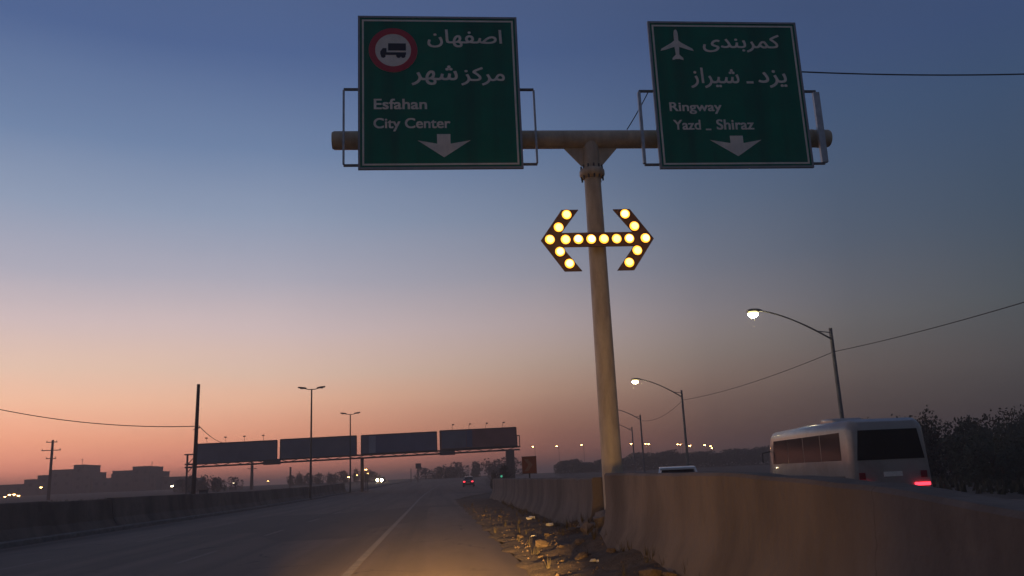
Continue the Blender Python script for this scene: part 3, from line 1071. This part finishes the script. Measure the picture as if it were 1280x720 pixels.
# ------------------------------------------------------------------ chevron board behind the far wall
ch = thing('chevron_sign', 'rusty square chevron board on a post behind the far wall', 'road sign', (4.32, 39, 0))
MB().tube([(0, .05, 0), (0, .05, 2.3)], .035, 8).build('post', 'dark_metal', ch)
pn = MB().box(-.34, .34, -.02, .0, 1.60, 2.35).build('panel', 'rust_paint', ch, bevel=.01)
MB().prism_y([(-.24, 2.24), (-.06, 2.24), (.16, 1.98), (-.06, 1.70), (-.24, 1.70), (-.04, 1.98)], -.026, -.0205).build('chevron', 'chevron_pale', pn)
q = MB()
q.box(-.35, .35, -.03, .0, 2.351, 2.37).box(-.35, .35, -.03, .0, 1.58, 1.599)
q.build('edge_trim', 'dark_metal', ch)

sgn = thing('traffic_signal', 'small far signal showing green beside the end of the wall', 'traffic light', (7.7, 100, gz(100)))
MB().tube([(0, 0, 0), (0, 0, 1.55)], .07, 8).build('post', 'dark_metal', sgn)
MB().box(-.2, .2, -.12, .12, 1.2, 2.1).build('housing', 'dark_metal', sgn, bevel=.03)
MB().dome_y(0, -.13, 1.48, .13, .05, 12, 3).build('green_lens', 'signal_green', sgn)
MB().dome_y(0, -.13, 1.86, .1, .05, 12, 3).build('dark_lens', 'tail_off', sgn)

# ------------------------------------------------------------------ far buildings on the left
def building(label, x0, x1, y, depth, parts, m, wins=True):
    """parts: (x0, x1, top z) blocks side by side"""
    zb = gz(y)
    b = thing('building', label, 'building', ((x0 + x1) / 2, y, zb))
    xm = (x0 + x1) / 2
    wm = MB().box(-.55, .55, -.03, .02, -.6, .6).mesh('window', 'glass_dark')
    fm = MB().box(-.7, .7, -.12, .05, -.72, -.62).mesh('sill', 'plaster_a')
    for i, (a, c, zt) in enumerate(parts):
        bl = MB().box(a - xm, c - xm, i * .02, depth - i * .3, -.5, zt - zb).build('wall', m, b)
        MB().box(a - xm - .1, c - xm + .1, i * .02 - .12, depth - i * .3 + .1, zt - zb + .002, zt - zb + .35).build('parapet', 'plaster_b', bl)
        if wins:
            n = max(1, int((c - a) / 2.8))
            k = 0
            zz = zt - zb - 1.7
            while zz > 1.0 and k < 3:
                for j in range(n):
                    xx = a - xm + (j + .5) * (c - a) / n
                    wi = put(wm, 'window', bl, (xx, i * .02, zz))
                    put(fm, 'sill', wi)
                zz -= 3.1
                k += 1
    return b


building('low stepped building at the left edge of the skyline', -163, -147.5, 330, 14, [(-163, -152, 6.8), (-152, -147.5, 8.4)], 'plaster_a')
building('tall stepped apartment block left on the skyline', -147.4, -128.5, 330, 16, [(-147.4, -143, 9.7), (-143, -134.9, 11.5), (-134.8, -131, 13.0), (-130.9, -128.5, 10.2)], 'plaster_b')
building('long low building between the two taller far blocks', -128.4, -119.6, 332, 12, [(-128.4, -119.6, 7.7)], 'plaster_a')
building('dark boxy apartment block with a raised stairwell on the skyline', -119.2, -103.4, 326, 16, [(-119.2, -112.2, 10.1), (-112.1, -106, 11.4), (-105.9, -103.4, 9.5)], 'brick_far')
building('low far building right of the dark boxy block', -103.2, -90, 331, 12, [(-103.2, -96, 7.2), (-95.9, -90, 6.4)], 'plaster_a')
wt = thing('water_tank', 'small water tank on the roof between the two far blocks', 'water tank', (-121.8, 334, 7.72))
MB().tube([(0, 0, .36), (0, 0, 1.9)], .75, 12).build('tank', 'plaster_b', wt, smooth=True)
MB().box(-.6, .6, -.6, .6, .34, .5).build('stand', 'dark_metal', wt)

for x, z, h, lab in ((-133, 13.35, 2.2, 'thin roof aerial on the tall stepped block'), (-107.5, 11.75, 1.8, 'thin roof aerial on the dark boxy block')):
    rm = thing('roof_aerial', lab, 'aerial', (x, 333, z))
    MB().tube([(0, 0, -.02), (0, 0, h if x < -120 else h)], .07, 6).build('mast', 'dark_metal', rm)
    for k in range(3):
        MB().box(-.5 + .1 * k, .5 - .1 * k, -.03, .03, h - .15 - .3 * k, h - .09 - .3 * k).build('element', 'dark_metal', rm)

# ------------------------------------------------------------------ far lamps
def far_lamp(name, label, x, y, z, lens, size, group, arm=0.0):
    zb = gz(y)
    r = thing(name, label, 'lamp', (x, y, zb), 0, group)
    MB().tube([(arm, 0, 0), (arm, 0, z - zb), (0, -.1, z - zb + .05)], .05, 6).build('post', 'dark_metal', r)
    hd_ = MB().box(-size * .9, size * .9, -.1, .35, z - zb - .02, z - zb + .14).build('lamp_head', 'dark_metal', r, bevel=.03)
    bmx = MB().tube([(0, .1, z - zb - size * .75), (0, .1, z - zb - size * .3), (0, .1, z - zb - .022)], [size * .45, size, size * .9], 10)
    bmx.build('lens', lens, hd_, smooth=True)


ORD = ('first', 'second', 'third', 'fourth', 'fifth', 'sixth', 'seventh', 'eighth', 'ninth', 'tenth', 'eleventh', 'last')
for i, (x, z, s) in enumerate([(29.5, 10.6, .26), (37.1, 10.55, .30), (45.2, 10.7, .26), (59.9, 10.3, .30), (64.9, 10.2, .30), (66.4, 10.15, .30), (74.5, 9.57, .28), (75.9, 9.53, .26), (79.5, 9.15, .36), (83.0, 9.0, .30), (85.5, 8.7, .28), (86.6, 8.1, .26)]):
    far_lamp('far_street_lamp', ORD[i] + ' from the left of the tiny orange street lamps above the right treeline', x, 254 + (i % 3) * 2, z, 'sodium_lens', s, 'far orange street lamps', .6)
for i, (x, z, s) in enumerate([(-124.8, 2.6, .3), (-123.6, 3.1, .36), (-122.3, 3.15, .4), (-121.1, 2.75, .36)]):
    far_lamp('yard_lamp', ORD[i] + ' from the left of four low orange lamps clustered at the left edge', x, 260, z, 'sodium_lens', s, 'cluster of low lamps at the left edge')
far_lamp('yard_lamp', 'single orange lamp in front of the tall stepped block', -115, 260, 4.85, 'sodium_lens', .36, None)
far_lamp('yard_lamp', 'single pale lamp right of the dark boxy block', -77.9, 260, 3.6, 'pale_lens', .4, None)
far_lamp('yard_lamp', 'small pale lamp under the first billboard', -69.6, 300, 4.1, 'pale_lens', .34, None)
far_lamp('yard_lamp', 'faint small lamp under the gap after the first billboard', -57.8, 300, 4.2, 'sodium_lens', .2, None)
far_lamp('yard_lamp', 'orange lamp left of the middle billboard support', -20.2, 200, 3.4, 'sodium_lens', .26, None)
far_lamp('yard_lamp', 'fainter orange lamp just left of the middle billboard support', -18.3, 200, 3.75, 'sodium_lens', .16, None)
far_lamp('yard_lamp', 'upper orange lamp hanging by the middle billboard support', -10.0, 123, 3.6, 'sodium_lens', .17, None)
far_lamp('yard_lamp', 'lower faint orange lamp by the middle billboard support', -9.75, 123.3, 3.05, 'sodium_lens', .10, None)

# ------------------------------------------------------------------ trees
def crown_mesh(seed, n, leaf, m, blobs=9, low=.15):
    g = random.Random(seed)
    bl = []
    for i in range(blobs):
        a = g.uniform(0, 2 * PI)
        rr_ = g.uniform(0, .62)
        z = g.uniform(low, .82)
        bl.append((rr_ * math.cos(a), rr_ * math.sin(a), z, g.uniform(.24, .42) * (1.1 - .5 * abs(z - .45))))
    mb = MB()
    for i in range(n):
        bx_, by_, bz_, br = bl[g.randrange(blobs)]
        d = Vector((g.gauss(0, 1), g.gauss(0, 1), g.gauss(0, 1))).normalized() * br * g.uniform(.45, 1.0) ** .6
        if g.random() < .06:
            d *= 1.3
        p = Vector((bx_, by_, bz_)) + d
        u = Vector((g.gauss(0, 1), g.gauss(0, 1), g.gauss(0, 1))).normalized()
        w_ = u.orthogonal().normalized()
        s = leaf * g.uniform(.6, 1.4)
        mb.poly([p - u * s, p + w_ * s * .5, p + u * s, p - w_ * s * .5])
    me = bpy.data.meshes.new('crown')
    me.from_pydata(mb.v, [], mb.f)
    me.materials.append(MATS[m])
    return me


def trunk_mesh(seed, m='bark'):
    g = random.Random(seed)
    mb = MB()
    mb.tube([(0, 0, -.05), (.01, .01, .2), (.0, .02, .45), (.02, 0, .8)], [.055, .042, .032, .012], 7)
    for i in range(5):
        a = g.uniform(0, 6.28)
        z = g.uniform(.18, .5)
        mb.tube([(0, 0, z), (.22 * math.cos(a), .22 * math.sin(a), z + .18), (.42 * math.cos(a), .42 * math.sin(a), z + .3)], [.025, .016, .006], 5)
    return mb.mesh('trunk', m)


near_cr = [crown_mesh(31 + i, 3600, .035, 'leaf_dark', 13, .06) for i in range(4)]
far_cr = [crown_mesh(51 + i, 700, .07, 'leaf_dark' if i % 2 else 'leaf_dry', 8, .08) for i in range(4)]
trunks = [trunk_mesh(71 + i) for i in range(3)]


def tree(name, label, x, y, h, w_, crown, seed, group):
    t = thing(name, label, 'tree', (x, y, gz(y) - .05), (seed * 1.7) % 6.28, group)
    put(trunks[seed % 3], 'trunk', t, scale=(h, h, h))
    put(crown, 'crown', t, scale=(w_, w_, h))
    return t


tg = random.Random(9)
near_trees = [(31.0, 58, 3.6, 2.8), (34.8, 60, 4.3, 2.9), (37.3, 61, 4.9, 2.4), (40.2, 60, 4.1, 3.0), (43.3, 58, 4.0, 2.9), (45.6, 60, 4.6, 2.6), (48.5, 57, 4.9, 3.0), (33.2, 50, 2.9, 2.4), (36.6, 49, 2.9, 2.6), (39.6, 48, 3.1, 2.5), (32.2, 40, 2.4, 2.2), (35.4, 40, 2.6, 2.4), (29.2, 36, 1.9, 2.0), (26.6, 31, 1.5, 1.7), (36.0, 64, 4.4, 3.2), (39.0, 65, 4.3, 3.2), (42.0, 63, 4.2, 3.2), (46.8, 63, 4.6, 3.2), (50.5, 60, 4.9, 3.0), (38.2, 54, 3.5, 3.0), (41.6, 52, 3.4, 3.0), (44.6, 53, 3.7, 3.0), (30.5, 44, 2.3, 2.4), (33.6, 45, 2.7, 2.6), (37.4, 43, 2.8, 2.6), (27.5, 33, 1.6, 2.0), (30.0, 34, 1.8, 2.2)]
for i, (x, y, h, w_) in enumerate(near_trees):
    tree('roadside_tree', 'dark leafy tree in the dense clump at the right edge behind the bus', x, y, h, w_, near_cr[i % 4], i, 'dark trees at the right edge')
for i in range(9):
    x = -57 + i * 1.6 + tg.uniform(-.5, .5)
    if i in (4, 5):
        x -= 1.0
    tree('far_tree', 'far small tree behind the bare wooden pole under the first billboard', x - i * .3, 200 + tg.uniform(-8, 8), tg.uniform(2.6, 3.9), tg.uniform(1.8, 2.6), far_cr[i % 4], i, 'far trees under the first billboard')
for i in range(12):
    x = -41 + i * 2.1 + tg.uniform(-.6, .6)
    tree('far_tree', 'far small tree in the row under the second billboard', x, 250 + tg.uniform(-10, 10), tg.uniform(2.2, 4.0), tg.uniform(2.0, 3.0), far_cr[(i + 1) % 4], i, 'far trees under the second billboard')
for i, (x, h) in enumerate([(-3, 3.2), (.8, 3.6), (3.6, 4.0), (5.6, 3.4), (7.2, 4.4), (12, 4.6), (16, 5.2), (19, 4.6), (22.5, 5.0)]):
    tree('far_tree', 'far hazy tree where the road disappears under the fourth billboard', x, 252 + tg.uniform(-8, 8), h, 4.2 + tg.uniform(-.8, 1.2), far_cr[i % 4], i, 'far trees where the road disappears')
tree('roadside_bush', 'dark bush beside the green signal at the far end of the wall', 8.6, 104, 2.9, 1.3, far_cr[1], 2, None)
tree('roadside_bush', 'smaller dark bush just left of the green signal', 6.9, 103, 2.3, .9, far_cr[2], 1, None)

# far wood on the right reads as one mass
wd = MB()
g = random.Random(77)
for i in range(26000):
    t = g.random()
    x = 36 + t * 80
    top = 3.0 + 1.5 * sm(.1, .35, t) + .9 * math.sin(x * .21) * .4 + .5 * math.sin(x * .63 + 1) + .35 * math.sin(x * 1.7)
    z = gz(250) + top * g.random() ** .75
    y = 244 + g.uniform(0, 14)
    p = Vector((x, y, z))
    u = Vector((g.gauss(0, 1), g.gauss(0, 1), g.gauss(0, 1))).normalized()
    w_ = u.orthogonal().normalized()
    s = g.uniform(.2, .42)
    wd.poly([p - u * s, p + w_ * s * .6, p + u * s, p - w_ * s * .6])
me = bpy.data.meshes.new('far_wood')
me.from_pydata(wd.v, [], wd.f)
me.materials.append(MATS['leaf_dark'])
tag(put(me, 'far_wood'), 'hazy dark belt of trees along the horizon right of the post', 'trees', kind='stuff')

# dry scrub on the ground behind the right wall and beyond the median
sc = MB()
for i in range(5200):
    if i % 2:
        y = g.uniform(20, 70)
        x = g.uniform(21, 44) + (y - 20) * .1
    else:
        y = g.uniform(40, 160)
        x = -g.uniform(28.5, 70)
    z = gz(y) - .05
    for q in range(2):
        a = g.uniform(0, 6.28)
        h = g.uniform(.15, .5)
        s = g.uniform(.05, .14)
        sc.poly([(x - s * math.cos(a), y - s * math.sin(a), z), (x + s * math.cos(a), y + s * math.sin(a), z), (x + g.uniform(-.15, .15), y + g.uniform(-.15, .15), z + h)])
me = bpy.data.meshes.new('scrub')
me.from_pydata(sc.v, [], sc.f)
me.materials.append(MATS['scrub'])
tag(put(me, 'scrub'), 'low dry scrub on open ground beside the roads', 'scrub', kind='stuff')

# ------------------------------------------------------------------ vehicles
def wheel(parent, x, y, r, w_, side):
    wl = MB().tube([(x - side * w_ / 2, y, r), (x - side * (w_ / 2 - .03), y, r), (x + side * (w_ / 2 - .03), y, r), (x + side * w_ / 2, y, r)], [r * .9, r, r, r * .9], 20).build('wheel', 'tyre', parent, smooth=True)
    MB().tube([(x + side * (w_ / 2 + .004), y, r), (x + side * (w_ / 2 + .014), y, r)], [r * .62, r * .5], 14).build('rim', 'rim', wl)
    return wl


def rsec(y, hw, z0, z1, rt, rb, hwt=None):
    """rounded section across the vehicle at y"""
    hwt = hw if hwt is None else hwt
    pts = []
    for cxn, czn, r_, a0 in ((hwt - rt, z1 - rt, rt, 0), (-(hwt - rt), z1 - rt, rt, 90), (-(hw - rb), z0 + rb, rb, 180), (hw - rb, z0 + rb, rb, 270)):
        for k in range(5):
            a = rad(a0 + 22.5 * k)
            pts.append((cxn + r_ * math.cos(a), y, czn + r_ * math.sin(a)))
    return pts


# bus; it drives away from the camera, its tail is towards us
bus = thing('bus', 'pale minibus with dark windows passing behind the concrete wall', 'bus', (13.74, 27.9, -.02), rad(-3.5))
hw, ln = 1.22, 3.85
MB().loft([rsec(-ln, hw * .93, .55, 2.45, .22, .12, hw * .84), rsec(-ln + .06, hw * .97, .42, 2.62, .28, .12, hw * .90), rsec(-ln + .28, hw, .36, 2.72, .30, .12, hw * .96), rsec(0, hw, .34, 2.76, .30, .12, hw * .96), rsec(ln - .7, hw, .36, 2.72, .30, .12, hw * .95), rsec(ln - .2, hw * .98, .42, 2.40, .3, .14, hw * .88), rsec(ln, hw * .9, .55, 1.75, .3, .14, hw * .8)]).build('body', 'bus_white', bus, smooth=True)


def side_x(z):
    return hw - (hw * .04) * max(0, min(1, (z - .4) / 2.1))


for s in (-1, 1):
    wins = [(-3.15, -1.62), (-1.57, -.12), (-.07, 1.38), (1.43, 3.05)]
    for a, b in wins:
        z0w, z1w = 1.52, 2.36
        q = MB()
        xa, xb = s * (side_x(z0w) + .006), s * (side_x(z1w) + .008)
        q.v = [(xa, a, z0w), (xa, b, z0w), (xb, b - (.22 if b > 2 else 0), z1w), (xb, a, z1w), (xa - s * .03, a, z0w), (xa - s * .03, b, z0w), (xb - s * .03, b - (.22 if b > 2 else 0), z1w), (xb - s * .03, a, z1w)]
        q.f = [(0, 1, 2, 3), (4, 7, 6, 5), (0, 4, 5, 1), (1, 5, 6, 2), (2, 6, 7, 3), (3, 7, 4, 0)]
        q.build('side_window', 'glass_dark', bus, bevel=.004)
    MB().box(min(s * hw * .995, s * (hw + .012)), max(s * hw * .995, s * (hw + .012)), -3.3, 2.9, .98, 1.05).build('rub_strip', 'dark_metal', bus)
    for yw in (-2.1, 2.25):
        wheel(bus, s * (hw - .16), yw, .40, .26, s)
    tl = MB().box(min(s * .62, s * 1.08), max(s * .62, s * 1.08), -ln - .035, -ln + .14, .71, .80)
    tl.build('tail_light', 'tail_lens', bus, bevel=.01)
    MB().box(min(s * .84, s * 1.02), max(s * .84, s * 1.02), -ln - .03, -ln + .10, .94, 1.14).build('indicator', 'tail_off', bus, bevel=.01)
    MB().tube([(s * hw * .95, ln - .55, 2.0), (s * (hw + .2), ln - .35, 1.95), (s * (hw + .22), ln - .35, 1.6)], .025, 6).build('mirror', 'dark_metal', bus)
MB().prism_y([(-1.02, 1.50), (1.02, 1.50), (.90, 2.38), (-.90, 2.38)], -ln - .02, -ln + .05).build('rear_window', 'glass_dark', bus, bevel=.01)
MB().box(-.95, .95, -ln - .07, -ln + .12, .42, .60).build('bumper', 'dark_metal', bus, bevel=.03)
MB().box(-.28, .28, -ln - .02, -ln + .02, 1.0, 1.14).build('number_plate', 'sign_white', bus)
MB().loft([rsec(y, w_, 2.70, z, .05, .02) for y, w_, z in ((-1.3, .4, 2.80), (-1.15, .5, 2.9), (-.2, .5, 2.92), (0, .4, 2.80))]).build('roof_hatch', 'bus_white', bus, smooth=True)


def car(label, x, y, rz, paint, tail=False, head=False, lens_r=.09):
    """saloon, nose towards its own +Y"""
    c = thing('car', label, 'car', (x, y, gz(y) - .01), rz)
    MB().loft([rsec(-2.2, .72, .36, .88, .08, .08), rsec(-2.1, .82, .26, .95, .09, .08), rsec(-1.3, .86, .2, .97, .08, .08), rsec(.6, .86, .2, .95, .08, .08), rsec(1.7, .84, .22, .86, .09, .08), rsec(2.12, .76, .28, .74, .1, .08), rsec(2.2, .66, .36, .64, .1, .08)]).build('body', paint, c, smooth=True)
    MB().loft([rsec(-1.75, .72, .9, .97, .03, .02, .68), rsec(-1.0, .76, .9, 1.38, .12, .02, .60), rsec(-.3, .77, .9, 1.435, .12, .02, .60), rsec(.3, .77, .9, 1.40, .12, .02, .60), rsec(1.15, .74, .9, .96, .03, .02, .66)]).build('cabin_glass', 'glass_dark', c, smooth=True)
    MB().loft([rsec(-1.08, .60, 1.36, 1.42, .025, .025), rsec(-.9, .62, 1.40, 1.455, .025, .025), rsec(-.3, .63, 1.42, 1.475, .025, .025), rsec(.25, .62, 1.40, 1.455, .025, .025), rsec(.42, .60, 1.35, 1.40, .022, .022)]).build('roof', paint, c, smooth=True)
    for s in (-1, 1):
        for yw in (-1.35, 1.35):
            wheel(c, s * .76, yw, .31, .2, s)
        MB().tube([(s * .7, -1.72, .95), (s * .6, -1.02, 1.40)], .035, 5).build('rear_pillar', paint, c)
        MB().tube([(s * .7, 1.12, .94), (s * .6, .36, 1.38)], .03, 5).build('windscreen_pillar', paint, c)
        MB().box(min(s * .45, s * .74), max(s * .45, s * .74), -2.235, -2.15, .66, .82).build('tail_light', 'tail_lens' if tail else 'tail_off', c, bevel=.01)
        MB().tube([(s * .55, 2.1, .6), (s * .55, 2.215, .6)], [lens_r, lens_r], 12).build('headlight', 'head_lens' if head else 'street_dead', c)
        MB().box(min(s * .8, s * .96), max(s * .8, s * .96), .72, .84, .93, 1.05).build('wing_mirror', paint, c, bevel=.02)
    MB().box(-.26, .26, -2.225, -2.19, .5, .6).build('number_plate', 'sign_white', c)
    return c


wc = car('white car behind the wall with only its roof showing', 9.1, 31.5, rad(-14), 'car_white')
wc.scale = (1.05, 1.1, 1.08)
car('far car ahead with two red tail lights lit', 4.9, 128, rad(-4), 'car_grey', tail=True)
car('oncoming car far down the road with bright headlights', -14.1, 222, rad(180 - 8), 'car_grey', head=True, lens_r=.30)

# ------------------------------------------------------------------ haze
hz = MB().box(-1700, 1700, -60, 1700, -1.2, 16.2).build('haze', 'dirt')
hz.data.materials.clear()
hm_ = bpy.data.materials.new('haze_air')
hm_.use_nodes = True
t = hm_.node_tree
for n in list(t.nodes):
    t.nodes.remove(n)
out = t.nodes.new('ShaderNodeOutputMaterial')
pv = t.nodes.new('ShaderNodeVolumePrincipled')
pv.inputs['Color'].default_value = (.82, .70, .65, 1)
pv.inputs['Density'].default_value = .0019
pv.inputs['Anisotropy'].default_value = .45
t.links.new(pv.outputs[0], out.inputs['Volume'])
hz.data.materials.append(hm_)
tag(hz, 'thin dusk haze over the whole landscape', 'haze', kind='stuff')
